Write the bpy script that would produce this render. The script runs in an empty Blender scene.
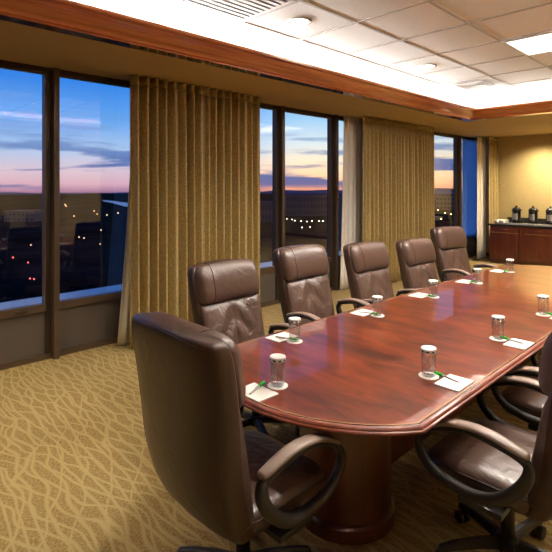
import bpy, bmesh, math, random
from mathutils import Vector, Matrix
random.seed(7)
PI = math.pi
sc = bpy.context.scene
COL = sc.collection
H = 1.65
F, YAW, Y0 = 475.6, .7988, 186.2
S_, C_ = math.sin(YAW), math.cos(YAW)

# ---------------------------------------------------------------- helpers
def link(name, bm, mat, parent=None, smooth=False, loc=None, rotz=0):
    bmesh.ops.recalc_face_normals(bm, faces=bm.faces[:])
    me = bpy.data.meshes.new(name)
    bm.to_mesh(me); bm.free()
    if smooth:
        for p in me.polygons: p.use_smooth = True
    mats = mat if isinstance(mat, (list, tuple)) else [mat]
    for m in mats: me.materials.append(m)
    o = bpy.data.objects.new(name, me); COL.objects.link(o)
    if parent is not None: o.parent = parent
    if loc is not None: o.location = loc
    if rotz: o.rotation_euler = (0, 0, rotz)
    return o

def thing(name, label, cat, loc=(0, 0, 0), rotz=0, group=None):
    o = bpy.data.objects.new(name, None); COL.objects.link(o)
    o.empty_display_size = .1
    o.location = loc; o.rotation_euler = (0, 0, rotz)
    return tag(o, label, cat, group)

def tag(o, label, cat, group=None):
    o['label'] = label; o['category'] = cat
    if group: o['group'] = group
    return o

def struct(o):
    o['kind'] = 'structure'; return o

def dup(root, loc, rotz, label, group=None, dz=0, tilt=0):
    r = root.copy(); COL.objects.link(r); r.location = loc; r.rotation_euler = (0, 0, rotz)
    r['label'] = label
    if group: r['group'] = group
    for ch in list(root.children):
        c = ch.copy(); COL.objects.link(c); c.parent = r
        if tilt and c.name.startswith(('backrest', 'headrest', 'back_cushion')):
            py, pz, cs, sn = -.22, .46, math.cos(tilt), math.sin(tilt)
            c.rotation_euler.x = tilt; c.location.y = py - (py * cs - pz * sn); c.location.z = pz - (py * sn + pz * cs)
        if tilt and c.name.startswith('armrest'): c.location.z -= .02
        if dz and not c.name.startswith(('star_base', 'gas_column')): c.location.z += dz
        for g in ch.children:
            d = g.copy(); COL.objects.link(d); d.parent = c
    return r

def box(bm, x0, x1, y0, y1, z0, z1, mi=0, bevel=0):
    r = bmesh.ops.create_cube(bm, size=1.0)
    vs = r['verts']
    for v in vs:
        v.co = Vector(((x0 + x1) / 2 + v.co.x * (x1 - x0), (y0 + y1) / 2 + v.co.y * (y1 - y0), (z0 + z1) / 2 + v.co.z * (z1 - z0)))
    fs = set(f for v in vs for f in v.link_faces)
    for f in fs: f.material_index = mi
    if bevel:
        es = list(set(e for v in vs for e in v.link_edges))
        bmesh.ops.bevel(bm, geom=es, offset=bevel, segments=2, profile=.6, affect='EDGES')

def BX(*a, **k):
    bm = bmesh.new(); box(bm, *a, **k); return bm

def rings(bm, rs, closed=False, cap=True):
    vr = [[bm.verts.new(p) for p in r] for r in rs]
    n = len(vr[0]); m = len(vr)
    for i in range(m if closed else m - 1):
        a, b = vr[i], vr[(i + 1) % m]
        for j in range(n):
            bm.faces.new((a[j], a[(j + 1) % n], b[(j + 1) % n], b[j]))
    if cap and not closed:
        bm.faces.new(vr[0][::-1]); bm.faces.new(vr[-1])

def lathe(bm, prof, cx=0, cy=0, cz=0, n=24, cap=True):
    rings(bm, [[(cx + r * math.cos(2 * PI * j / n), cy + r * math.sin(2 * PI * j / n), cz + z) for j in range(n)] for r, z in prof], cap=cap)

def sweep_yz(bm, path, x, closed=False, n=12, expo=2.6):
    """path of (y, z, half width in x, half depth in plane)"""
    m = len(path); rs = []
    for i, (y, z, a, b) in enumerate(path):
        if closed: p, q = path[i - 1], path[(i + 1) % m]
        else: p, q = path[max(i - 1, 0)], path[min(i + 1, m - 1)]
        t = Vector((0, q[0] - p[0], q[1] - p[1])).normalized()
        nn = Vector((0, -t.z, t.y))
        r = []
        for j in range(n):
            th = 2 * PI * j / n; c, s = math.cos(th), math.sin(th)
            c = math.copysign(abs(c) ** (2 / expo), c); s = math.copysign(abs(s) ** (2 / expo), s)
            r.append(Vector((x + a * c, y, z)) + nn * (b * s))
        rs.append(r)
    rings(bm, rs, closed=closed)

def tube(bm, pts, r, closed=False, n=8):
    pts = [Vector(p) for p in pts]; m = len(pts); rs = []
    for i, p in enumerate(pts):
        a = pts[i - 1] if (closed or i) else p
        b = pts[(i + 1) % m] if (closed or i < m - 1) else p
        t = (b - a).normalized()
        up = Vector((0, 0, 1)) if abs(t.z) < .95 else Vector((1, 0, 0))
        u = t.cross(up).normalized(); v = t.cross(u)
        rr = r[i] if isinstance(r, (list, tuple)) else r
        rs.append([p + u * rr * math.cos(2 * PI * j / n) + v * rr * math.sin(2 * PI * j / n) for j in range(n)])
    rings(bm, rs, closed=closed)

def catmull(pts, k=5, closed=False):
    out = []; m = len(pts)
    for i in range(m if closed else m - 1):
        g = lambda j: pts[j % m] if closed else pts[min(max(j, 0), m - 1)]
        p0, p1, p2, p3 = g(i - 1), g(i), g(i + 1), g(i + 2)
        for s in range(k):
            t = s / k
            out.append(tuple(.5 * (2 * b + (c - a) * t + (2 * a - 5 * b + 4 * c - d) * t * t + (3 * b - a - 3 * c + d) * t ** 3) for a, b, c, d in zip(p0, p1, p2, p3)))
    if not closed: out.append(tuple(pts[-1]))
    return out

def sellipse(n, a, b, e):
    r = []
    for j in range(n):
        th = 2 * PI * j / n; c, s = math.cos(th), math.sin(th)
        r.append((a * math.copysign(abs(c) ** (2 / e), c), b * math.copysign(abs(s) ** (2 / e), s)))
    return r

# ---------------------------------------------------------------- materials
def newmat(name):
    m = bpy.data.materials.new(name); m.use_nodes = True
    nt = m.node_tree; b = nt.nodes['Principled BSDF']
    return m, nt, b

def mat(name, col, rough=.5, metal=0, coat=0, bump=0, bscale=40, var=0, vscale=5, spec=.5, sheen=0):
    m, nt, b = newmat(name)
    b.inputs['Base Color'].default_value = (*col, 1)
    b.inputs['Roughness'].default_value = rough
    b.inputs['Metallic'].default_value = metal
    b.inputs['Coat Weight'].default_value = coat
    b.inputs['Coat Roughness'].default_value = .08
    b.inputs['Specular IOR Level'].default_value = spec
    b.inputs['Sheen Weight'].default_value = sheen
    tc = nt.nodes.new('ShaderNodeTexCoord')
    if var:
        n = nt.nodes.new('ShaderNodeTexNoise'); n.inputs['Scale'].default_value = vscale; n.inputs['Detail'].default_value = 5
        r = nt.nodes.new('ShaderNodeValToRGB')
        r.color_ramp.elements[0].color = (*[c * (1 - var) for c in col], 1); r.color_ramp.elements[0].position = .3
        r.color_ramp.elements[1].color = (*[min(1, c * (1 + var)) for c in col], 1); r.color_ramp.elements[1].position = .7
        nt.links.new(tc.outputs['Object'], n.inputs['Vector']); nt.links.new(n.outputs['Fac'], r.inputs['Fac'])
        nt.links.new(r.outputs['Color'], b.inputs['Base Color'])
    if bump:
        n = nt.nodes.new('ShaderNodeTexNoise'); n.inputs['Scale'].default_value = bscale; n.inputs['Detail'].default_value = 4
        bp = nt.nodes.new('ShaderNodeBump'); bp.inputs['Strength'].default_value = bump; bp.inputs['Distance'].default_value = .02
        nt.links.new(tc.outputs['Object'], n.inputs['Vector']); nt.links.new(n.outputs['Fac'], bp.inputs['Height'])
        nt.links.new(bp.outputs['Normal'], b.inputs['Normal'])
    return m

def emit(name, col, s):
    m, nt, b = newmat(name)
    b.inputs['Base Color'].default_value = (.8, .8, .8, 1)
    b.inputs['Emission Color'].default_value = (*col, 1); b.inputs['Emission Strength'].default_value = s
    return m

def mapped(nt, scale, rot=(0, 0, 0), coord='Object'):
    tc = nt.nodes.new('ShaderNodeTexCoord'); mp = nt.nodes.new('ShaderNodeMapping')
    mp.inputs['Scale'].default_value = scale; mp.inputs['Rotation'].default_value = rot
    nt.links.new(tc.outputs[coord], mp.inputs['Vector']); return mp

def wood(name, dark, light, scale, rough=.25, coat=.6, rot=(0, 0, 0), crough=.05):
    m, nt, b = newmat(name)
    mp = mapped(nt, scale, rot)
    n = nt.nodes.new('ShaderNodeTexNoise'); n.inputs['Scale'].default_value = 1; n.inputs['Detail'].default_value = 8; n.inputs['Distortion'].default_value = .6; n.inputs['Roughness'].default_value = .62
    r = nt.nodes.new('ShaderNodeValToRGB'); r.color_ramp.elements[0].position = .32; r.color_ramp.elements[1].position = .68
    r.color_ramp.elements[0].color = (*dark, 1); r.color_ramp.elements[1].color = (*light, 1)
    nt.links.new(mp.outputs[0], n.inputs['Vector']); nt.links.new(n.outputs['Fac'], r.inputs['Fac']); nt.links.new(r.outputs['Color'], b.inputs['Base Color'])
    b.inputs['Roughness'].default_value = rough; b.inputs['Coat Weight'].default_value = coat; b.inputs['Coat Roughness'].default_value = crough
    return m

def leather(name, col, wr):
    m, nt, b = newmat(name)
    b.inputs['Base Color'].default_value = (*col, 1)
    b.inputs['Roughness'].default_value = .34; b.inputs['Specular IOR Level'].default_value = .8
    tc = nt.nodes.new('ShaderNodeTexCoord')
    n1 = nt.nodes.new('ShaderNodeTexNoise'); n1.inputs['Scale'].default_value = 9; n1.inputs['Detail'].default_value = 2; n1.inputs['Distortion'].default_value = 1.5
    n2 = nt.nodes.new('ShaderNodeTexNoise'); n2.inputs['Scale'].default_value = 160; n2.inputs['Detail'].default_value = 2
    b1 = nt.nodes.new('ShaderNodeBump'); b1.inputs['Strength'].default_value = wr; b1.inputs['Distance'].default_value = .03
    b2 = nt.nodes.new('ShaderNodeBump'); b2.inputs['Strength'].default_value = .12; b2.inputs['Distance'].default_value = .004
    nt.links.new(tc.outputs['Object'], n1.inputs['Vector']); nt.links.new(tc.outputs['Object'], n2.inputs['Vector'])
    nt.links.new(n1.outputs['Fac'], b1.inputs['Height']); nt.links.new(n2.outputs['Fac'], b2.inputs['Height'])
    nt.links.new(b1.outputs['Normal'], b2.inputs['Normal']); nt.links.new(b2.outputs['Normal'], b.inputs['Normal'])
    return m

M = {}
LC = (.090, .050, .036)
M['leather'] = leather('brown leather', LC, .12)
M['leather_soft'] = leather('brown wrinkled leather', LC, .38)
M['leather_back_shaded'] = leather('brown leather with painted rear shade', (.058, .032, .020), .10)  # darker copy of the brown leather: rear-side shade put into the colour
M['leather_back_shaded'].node_tree.nodes['Principled BSDF'].inputs['Specular IOR Level'].default_value = .45
M['leather_seat'] = leather('brown seat leather', LC, .28)
M['seam'] = mat('dark leather seam', (.035, .02, .015), .5)
M['armpad'] = mat('taupe arm pad leather', (.25, .185, .15), .3, bump=.05, bscale=120)
M['black'] = mat('black moulded plastic', (.016, .014, .012), .38)
M['chrome'] = mat('bright chrome', (.8, .8, .8), .12, metal=1)
M['tabletop'] = wood('glossy mahogany', (.050, .008, .004), (.25, .046, .014), (3.4, 12, 3.4), .30, .75, rot=(0, 0, .12), crough=.03)
M['tabledge'] = wood('mahogany moulding', (.14, .026, .01), (.28, .065, .025), (20, 6, 20), .42, .25)
M['inlay_dark'] = mat('ebony inlay', (.015, .006, .004), .25, coat=.8)
M['inlay_light'] = mat('pale wood inlay and lit rail', (.42, .22, .09), .25, coat=.8)
M['pedestal'] = wood('mahogany pedestal', (.07, .018, .008), (.14, .038, .016), (14, 14, 1.6), .3, .5)
M['crown'] = wood('cherry crown moulding', (.36, .085, .022), (.62, .19, .055), (30, 1.2, 30), .22, .7)
M['crown_end'] = wood('cherry crown moulding crosswise', (.36, .085, .022), (.62, .19, .055), (1.2, 30, 30), .22, .7)
M['gloss_trim'] = mat('dark glossy trim', (.05, .018, .01), .06, coat=1)
M['cabinet'] = wood('cherry cabinet wood', (.12, .022, .012), (.2, .045, .022), (12, 12, 2), .3, .5)
M['granite'] = mat('dark granite', (.03, .032, .03), .12, var=.6, vscale=90)
M['soffit'] = mat('tan painted soffit', (.46, .32, .14), .8)
M['frame'] = mat('bronze window frame', (.10, .065, .038), .42, metal=.25)
M['frame_dark'] = mat('dark bronze post', (.045, .03, .022), .4, metal=.25)
M['white'] = mat('white paper', (.85, .84, .80), .6)
M['cap'] = mat('off white pleated cap paper', (.68, .68, .66), .5)
M['silver'] = mat('silvery pen body', (.62, .64, .62), .25)
M['green'] = mat('green plastic', (.03, .60, .06), .3)
M['darkprint'] = mat('dark print', (.03, .05, .05), .5)
M['ceil_metal'] = mat('grey painted metal grid', (.50, .47, .44), .6)
M['vent_white'] = mat('white enamelled metal', (.75, .74, .72), .5)
M['vent_dark'] = mat('vent shadow gap', (.05, .05, .05), .7)
M['cove_white'] = mat('white cove paint', (.85, .83, .78), .8)
M['airpot'] = mat('black glossy airpot', (.012, .012, .014), .18)
M['steel'] = mat('brushed steel', (.55, .54, .50), .28, metal=1)
M['knob'] = mat('brass pull', (.7, .45, .2), .25, metal=1)
M['label'] = mat('grey printed label', (.45, .45, .42), .5)

def m_panel():
    m, nt, b = newmat('woven tan wall panel')
    mp = mapped(nt, (40, 200, 200))
    n = nt.nodes.new('ShaderNodeTexNoise'); n.inputs['Scale'].default_value = 1; n.inputs['Detail'].default_value = 3
    r = nt.nodes.new('ShaderNodeValToRGB'); r.color_ramp.elements[0].position = .35; r.color_ramp.elements[1].position = .65
    r.color_ramp.elements[0].color = (.075, .058, .042, 1); r.color_ramp.elements[1].color = (.115, .09, .066, 1)
    nt.links.new(mp.outputs[0], n.inputs['Vector']); nt.links.new(n.outputs['Fac'], r.inputs['Fac']); nt.links.new(r.outputs['Color'], b.inputs['Base Color'])
    b.inputs['Roughness'].default_value = .8
    return m
M['panel'] = m_panel()

def m_grass():
    m, nt, b = newmat('gold grasscloth wallcovering')
    mp = mapped(nt, (6, 6, 110))
    n = nt.nodes.new('ShaderNodeTexNoise'); n.inputs['Scale'].default_value = 1.3; n.inputs['Detail'].default_value = 5
    r = nt.nodes.new('ShaderNodeValToRGB'); r.color_ramp.elements[0].position = .3; r.color_ramp.elements[1].position = .7
    r.color_ramp.elements[0].color = (.42, .32, .14, 1); r.color_ramp.elements[1].color = (.56, .44, .21, 1)
    nt.links.new(mp.outputs[0], n.inputs['Vector']); nt.links.new(n.outputs['Fac'], r.inputs['Fac']); nt.links.new(r.outputs['Color'], b.inputs['Base Color'])
    b.inputs['Roughness'].default_value = .85
    return m
M['grass'] = m_grass()

def m_curtain():
    m, nt, b = newmat('gold linen curtain')
    outs = []
    for sc_ in ((70, 70, 40), (34, 34, 300)):
        mp = mapped(nt, sc_)
        n = nt.nodes.new('ShaderNodeTexNoise'); n.inputs['Scale'].default_value = 1; n.inputs['Detail'].default_value = 3
        nt.links.new(mp.outputs[0], n.inputs['Vector']); outs.append(n.outputs['Fac'])
    a = nt.nodes.new('ShaderNodeMath'); a.operation = 'ADD'; nt.links.new(outs[0], a.inputs[0]); nt.links.new(outs[1], a.inputs[1])
    h = nt.nodes.new('ShaderNodeMath'); h.operation = 'MULTIPLY'; h.inputs[1].default_value = .5; nt.links.new(a.outputs[0], h.inputs[0])
    r = nt.nodes.new('ShaderNodeValToRGB'); r.color_ramp.elements[0].position = .36; r.color_ramp.elements[1].position = .64
    r.color_ramp.elements[0].color = (.30, .215, .07, 1); r.color_ramp.elements[1].color = (.60, .47, .20, 1)
    nt.links.new(h.outputs[0], r.inputs['Fac']); nt.links.new(r.outputs['Color'], b.inputs['Base Color'])
    b.inputs['Roughness'].default_value = .6; b.inputs['Sheen Weight'].default_value = .2
    return m
M['curtain'] = m_curtain()

def m_sheer(name, col, tr):
    m = bpy.data.materials.new(name); m.use_nodes = True; nt = m.node_tree; nt.nodes.clear()
    o = nt.nodes.new('ShaderNodeOutputMaterial'); d = nt.nodes.new('ShaderNodeBsdfDiffuse'); t = nt.nodes.new('ShaderNodeBsdfTranslucent')
    d.inputs[0].default_value = (*col, 1); t.inputs[0].default_value = (*col, 1)
    x = nt.nodes.new('ShaderNodeMixShader'); x.inputs[0].default_value = tr
    nt.links.new(d.outputs[0], x.inputs[1]); nt.links.new(t.outputs[0], x.inputs[2]); nt.links.new(x.outputs[0], o.inputs[0])
    return m
M['sheer'] = m_sheer('white sheer fabric', (.93, .91, .86), .12)
M['shade'] = m_sheer('blue translucent shade', (.62, .84, 1.0), .96)

def m_glass(name, tint=(1, 1, 1), ior=.15):
    m = bpy.data.materials.new(name); m.use_nodes = True; nt = m.node_tree; nt.nodes.clear()
    o = nt.nodes.new('ShaderNodeOutputMaterial'); t = nt.nodes.new('ShaderNodeBsdfTransparent'); g = nt.nodes.new('ShaderNodeBsdfGlossy')
    t.inputs[0].default_value = (*tint, 1); g.inputs['Roughness'].default_value = 0.0
    lw = nt.nodes.new('ShaderNodeLayerWeight'); lw.inputs['Blend'].default_value = .5
    pw = nt.nodes.new('ShaderNodeMath'); pw.operation = 'POWER'; pw.inputs[1].default_value = 3.2; nt.links.new(lw.outputs['Facing'], pw.inputs[0])
    f = nt.nodes.new('ShaderNodeMath'); f.operation = 'MULTIPLY_ADD'; f.inputs[1].default_value = .8; f.inputs[2].default_value = ior; nt.links.new(pw.outputs[0], f.inputs[0])
    x = nt.nodes.new('ShaderNodeMixShader')
    nt.links.new(f.outputs[0], x.inputs[0]); nt.links.new(t.outputs[0], x.inputs[1]); nt.links.new(g.outputs[0], x.inputs[2]); nt.links.new(x.outputs[0], o.inputs[0])
    return m
M['pane'] = m_glass('window glass')
M['tumbler'] = m_glass('clear drinking glass', (.97, .98, .98), .11)

def m_ceiling():
    m, nt, b = newmat('acoustic ceiling tile')
    mp = mapped(nt, (1, 1, 1))
    n = nt.nodes.new('ShaderNodeTexNoise'); n.inputs['Scale'].default_value = 60; n.inputs['Detail'].default_value = 4
    r = nt.nodes.new('ShaderNodeValToRGB'); r.color_ramp.elements[0].position = .35; r.color_ramp.elements[1].position = .6
    r.color_ramp.elements[0].color = (.84, .83, .82, 1); r.color_ramp.elements[1].color = (.93, .92, .91, 1)
    nt.links.new(mp.outputs[0], n.inputs['Vector']); nt.links.new(n.outputs['Fac'], r.inputs['Fac']); nt.links.new(r.outputs['Color'], b.inputs['Base Color'])
    b.inputs['Roughness'].default_value = .9
    return m
M['ceiling'] = m_ceiling()

def m_carpet():
    m, nt, b = newmat('leaf line carpet')
    tc = nt.nodes.new('ShaderNodeTexCoord')
    wn = nt.nodes.new('ShaderNodeTexNoise'); wn.inputs['Scale'].default_value = 3.0; wn.inputs['Detail'].default_value = 2
    nt.links.new(tc.outputs['Object'], wn.inputs['Vector'])
    wm = nt.nodes.new('ShaderNodeVectorMath'); wm.operation = 'SCALE'; wm.inputs['Scale'].default_value = .16
    nt.links.new(wn.outputs['Color'], wm.inputs[0])
    wa = nt.nodes.new('ShaderNodeVectorMath'); wa.operation = 'ADD'
    nt.links.new(tc.outputs['Object'], wa.inputs[0]); nt.links.new(wm.outputs[0], wa.inputs[1])
    lines = []
    def mth(op, a, b_=None):
        n = nt.nodes.new('ShaderNodeMath'); n.operation = op
        for i_, v_ in enumerate((a, b_)):
            if v_ is None: continue
            if isinstance(v_, (int, float)): n.inputs[i_].default_value = v_
            else: nt.links.new(v_, n.inputs[i_])
        return n.outputs[0]
    sp = nt.nodes.new('ShaderNodeSeparateXYZ'); nt.links.new(tc.outputs['Object'], sp.inputs[0])
    for ax, ay, amp, ns, off, w in ((1.2, 13.5, 3.0, 2.1, 0.0, .10), (-3.2, 11.0, 2.6, 2.6, 7.0, .085), (2.4, 6.2, 2.4, 2.1, 13.0, .04)):
        n = nt.nodes.new('ShaderNodeTexNoise'); n.inputs['Scale'].default_value = ns; n.inputs['Detail'].default_value = 1.0
        ad = nt.nodes.new('ShaderNodeVectorMath'); ad.operation = 'ADD'; ad.inputs[1].default_value = (off, off * .7, 0)
        nt.links.new(tc.outputs['Object'], ad.inputs[0]); nt.links.new(ad.outputs[0], n.inputs['Vector'])
        u = mth('ADD', mth('ADD', mth('MULTIPLY', sp.outputs['X'], ax), mth('MULTIPLY', sp.outputs['Y'], ay)), mth('MULTIPLY', n.outputs['Fac'], amp))
        d = mth('ABSOLUTE', mth('SUBTRACT', mth('FRACT', u), .5))
        r = nt.nodes.new('ShaderNodeMapRange'); r.inputs['From Min'].default_value = w * .4; r.inputs['From Max'].default_value = w * 1.7
        r.inputs['To Min'].default_value = .8; r.inputs['To Max'].default_value = 0
        nt.links.new(d, r.inputs['Value']); lines.append(r.outputs[0])
    lines[0] = mth('MAXIMUM', lines[0], lines[2])
    mx = nt.nodes.new('ShaderNodeMath'); mx.operation = 'MAXIMUM'; nt.links.new(lines[0], mx.inputs[0]); nt.links.new(lines[1], mx.inputs[1])
    # woven flecks
    mp = nt.nodes.new('ShaderNodeMapping'); mp.inputs['Scale'].default_value = (150, 60, 1); nt.links.new(tc.outputs['Object'], mp.inputs['Vector'])
    fn = nt.nodes.new('ShaderNodeTexNoise'); fn.inputs['Scale'].default_value = 1; fn.inputs['Detail'].default_value = 2; nt.links.new(mp.outputs[0], fn.inputs['Vector'])
    r2 = nt.nodes.new('ShaderNodeValToRGB'); r2.color_ramp.elements[0].position = .35; r2.color_ramp.elements[1].position = .65
    r2.color_ramp.elements[0].color = (.21, .14, .05, 1); r2.color_ramp.elements[1].color = (.40, .285, .12, 1)
    nt.links.new(fn.outputs['Fac'], r2.inputs['Fac'])
    mix = nt.nodes.new('ShaderNodeMix'); mix.data_type = 'RGBA'
    nt.links.new(mx.outputs[0], mix.inputs['Factor']); nt.links.new(r2.outputs['Color'], mix.inputs['A']); mix.inputs['B'].default_value = (.45, .35, .16, 1)
    nt.links.new(mix.outputs['Result'], b.inputs['Base Color'])
    b.inputs['Roughness'].default_value = .95; b.inputs['Specular IOR Level'].default_value = .1
    return m
M['carpet'] = m_carpet()

# ---------------------------------------------------------------- camera
cam = bpy.data.cameras.new('camera'); co = bpy.data.objects.new('camera', cam); COL.objects.link(co)
co.location = (0, 0, H); co.rotation_euler = (PI / 2, 0, YAW)
cam.sensor_width = 36; cam.lens = F / 552 * 36; cam.shift_y = -(276 - Y0) / 552; cam.clip_start = .05; cam.clip_end = 20000
sc.camera = co

# ---------------------------------------------------------------- room constants
WX, XR, YN, YF = -4.8, 1.85, -2.6, 11.4
ZS, ZC = 2.78, 3.05
TX0, TX1, TY0, TY1 = -3.44, .46, -1.6, 7.9     # lower outer corners of the ceiling tray trim
SILL = .50

struct(link('floor', BX(WX - .1, XR + .1, YN - .1, YF + .1, -.1, 0), M['carpet']))
# ceiling slab over the tray and its cove
struct(link('ceiling', BX(TX0 - .6, TX1 + .6, TY0 - .6, TY1 + .6, ZC, ZC + .08), M['ceiling']))
bm = bmesh.new()
k0 = .04
for a in ((WX - .1, TX0 - .1, YN, YF), (TX1 + .1, XR, YN, YF), (TX0 - .1, TX1 + .1, TY1 + .1, YF), (TX0 - .1, TX1 + .1, YN, TY0 - .1)):
    box(bm, *a, ZS, ZS + .05)
o = struct(link('ceiling_soffit', bm, M['soffit'])); o.name = 'ceiling_soffit'
# cove back walls
bm = bmesh.new()
box(bm, TX0 - .60, TX0 - .55, TY0 - .6, TY1 + .6, ZS + .05, ZC)
box(bm, TX1 + .55, TX1 + .60, TY0 - .6, TY1 + .6, ZS + .05, ZC)
box(bm, TX0 - .55, TX1 + .55, TY1 + .55, TY1 + .60, ZS + .05, ZC)
box(bm, TX0 - .55, TX1 + .55, TY0 - .60, TY0 - .55, ZS + .05, ZC)
# white floor of the cove trough
for a in ((TX0 - .55, TX0 + .0, TY0 - .55, TY1 + .55), (TX1 - .0, TX1 + .55, TY0 - .55, TY1 + .55), (TX0, TX1, TY1 - .0, TY1 + .55), (TX0, TX1, TY0 - .55, TY0 + .0)):
    box(bm, *a, ZS + .051, ZS + .06)
struct(link('trim_1', bm, M['cove_white']))

# crown moulding around the tray: four mitred runs
prof = [(-.12, ZS - .012), (-.11, ZS - .022), (-.002, ZS - .022), (.0, ZS - .010), (.022, ZS - .006), (.028, ZS + .006), (.045, ZS + .018), (.075, ZS + .032),
        (.11, ZS + .056), (.135, ZS + .082), (.142, ZS + .09), (.162, ZS + .094), (.175, ZS + .104), (.178, ZS + .125), (.155, ZS + .13), (.0, ZS + .065), (-.12, ZS + .062)]
def crown(which, name):
    rs = []
    for q in range(2):
        r = []
        for (i, z) in prof:
            if which == 'L': p = (TX0 + i, (TY0 + i) if q == 0 else (TY1 - i), z)
            if which == 'R': p = (TX1 - i, (TY0 + i) if q == 0 else (TY1 - i), z)
            if which == 'F': p = ((TX0 + i) if q == 0 else (TX1 - i), TY1 - i, z)
            if which == 'N': p = ((TX0 + i) if q == 0 else (TX1 - i), TY0 + i, z)
            r.append(p)
        rs.append(r)
    bm = bmesh.new(); rings(bm, rs)
    for f in bm.faces:
        if f.calc_center_median().z < ZS - .018: f.material_index = 1
    return struct(link(name, bm, [M['crown'] if which in 'LR' else M['crown_end'], M['gloss_trim']]))
crown('L', 'trim_2'); crown('R', 'trim_3'); crown('F', 'trim_4'); crown('N', 'trim_5')

# ceiling T-bar grid
GX = [-3.10 + .665 * i for i in range(6)]
GY = [2.62 + .705 * i for i in range(-6, 8)]
bm = bmesh.new()
for x in GX: box(bm, x - .013, x + .013, TY0 - .5, TY1 + .3, ZC - .006, ZC + .002)
for y in GY: box(bm, TX0 + .34, TX1 - .2, y - .013, y + .013, ZC - .0065, ZC + .0015)
struct(link('ceiling_grid', bm, M['ceil_metal']))

# walls
bm = bmesh.new(); box(bm, WX - .12, WX, YN, YF + .1, 0, SILL - .045)
struct(link('wall_left', bm, M['panel']))
struct(link('wall_back', BX(WX - .1, XR + .1, YF, YF + .1, 0, ZS + .05), M['grass']))
struct(link('wall_right', BX(XR, XR + .1, YN, YF, 0, ZS + .05), M['grass']))
struct(link('wall_front', BX(WX - .1, XR + .1, YN - .1, YN, 0, ZS + .05), M['cabinet']))
struct(link('baseboard_left', BX(WX - .0, WX + .03, YN, YF, 0, .05), M['frame']))
struct(link('baseboard_back', BX(WX, XR, YF - .015, YF, 0, .09), M['cabinet']))

# window posts
posts = [-2.2, -.9, .35, 1.65, 2.62, 3.6, 4.72, 5.93, 7.17, 8.85, 10.33, 11.34]
bm = bmesh.new()
for y in posts: box(bm, WX - .06, WX + .02, y - .06, y - .01, .02, ZS - .005)
struct(link('trim_6', bm, M['frame_dark']))
bm = bmesh.new()
for y in posts: box(bm, WX - .05, WX + .09, y - .01, y + .045, 0, ZS, bevel=.004)
struct(link('trim_7', bm, M['frame']))
bm = bmesh.new(); box(bm, WX - .05, WX + .045, YN, YF, ZS - .045, ZS - .001)
struct(link('trim_8', bm, M['frame_dark']))
lo = [YN] + [p + .045 for p in posts]; hi = [p - .06 for p in posts]
for i, (a, b) in enumerate(zip(lo, hi)):
    if b - a < .2: continue
    bm = bmesh.new()
    fz0, fz1 = SILL - .045, ZS - .04
    box(bm, WX - .04, WX + .03, a, b, fz0, fz0 + .075, bevel=.004)
    box(bm, WX - .04, WX + .03, a, b, fz1 - .02, fz1)
    box(bm, WX - .04, WX + .03, a, a + .014, fz0 + .07, fz1 - .02)
    box(bm, WX - .04, WX + .03, b - .014, b, fz0 + .07, fz1 - .02)
    w = struct(link('window_%d' % (i + 1), bm, M['frame']))
    g = bmesh.new(); gx = WX - .01
    vs = [g.verts.new(p) for p in ((gx, a + .015, fz0 + .07), (gx, b - .015, fz0 + .07), (gx, b - .015, fz1 - .015), (gx, a + .015, fz1 - .015))]
    g.faces.new(vs)
    link('pane', g, M['pane'], w)
    if i in (2, 3):
        hb = bmesh.new(); yc = b - .22
        box(hb, WX + .03, WX + .05, yc - .05, yc + .05, fz0 + .03, fz0 + .05, bevel=.004)
        link('latch', hb, M['frame_dark'], w)
# exterior ledge under the glass
struct(link('trim_9', BX(WX - .55, WX - .06, YN, YF, SILL - .12, SILL - .02), mat('pale concrete ledge', (.55, .6, .66), .25)))

# ---------------------------------------------------------------- curtains
def curtain(name, label, y0, y1, xc, z0, z1, m, amp=.082, pitch=.115, seed=1, group=None, cat='curtain', flare=0, head=True, end_shift=0):
    rnd = random.Random(seed)
    L = y1 - y0; nf = max(2, round(L / pitch)); N = nf * 18
    ph = [rnd.uniform(-1.5, 1.5) for _ in range(nf + 2)]; am = [rnd.uniform(.45, 1.4) for _ in range(nf + 2)]
    def prof_at(s, zt):
        t = s * nf; i = int(t); f = t - i
        p = ph[i] * (1 - f) + ph[i + 1] * f; a = am[i] * (1 - f) + am[i + 1] * f
        fd = min(1, t / .6, (nf - t) / .6); fd = max(fd, 0)
        w = 2 * PI * t + p * (1 - .45 * zt)
        k = .75 + .25 * (1 - zt)
        return amp * fd * a * k * ((2.1 * abs(math.sin(w / 2)) ** .85 - 1.15) + .12 * math.sin(2 * w + 1.3)), .012 * fd * math.sin(w * 1.0 + 1)
    t = thing(name, label, cat, (xc, (y0 + y1) / 2, z0), 0, group)
    def build(za, zb, nz, thick):
        bm = bmesh.new(); grid = []
        for iz in range(nz + 1):
            z = za + (zb - za) * iz / nz; zt = (z - z0) / (z1 - z0); row = []
            for j in range(N + 1):
                s = min(j / N, .999999); dx, dy = prof_at(s, zt)
                yy = (s - .5) * L + dy - flare * (1 - zt) ** 1.5 * (1 - s) 
                xx = dx + end_shift * s
                row.append((xx, yy, z - z0))
            grid.append(row)
        va = [[bm.verts.new(p) for p in r] for r in grid]
        for a in range(nz):
            for b in range(N):
                bm.faces.new((va[a][b], va[a][b + 1], va[a + 1][b + 1], va[a + 1][b]))
        return bm
    hz = z1 - .09
    ob = link('drape', build(z0, hz if head else z1, 14, 0), m, t, smooth=True)
    md = ob.modifiers.new('s', 'SOLIDIFY'); md.thickness = .006
    if head:
        ob = link('pleated_heading', build(hz + .001, z1, 2, 0), m, t, smooth=True)
        md = ob.modifiers.new('s', 'SOLIDIFY'); md.thickness = .007
    return t
ZT = ZS - .006
G1 = 'gold floor length curtains'
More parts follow.
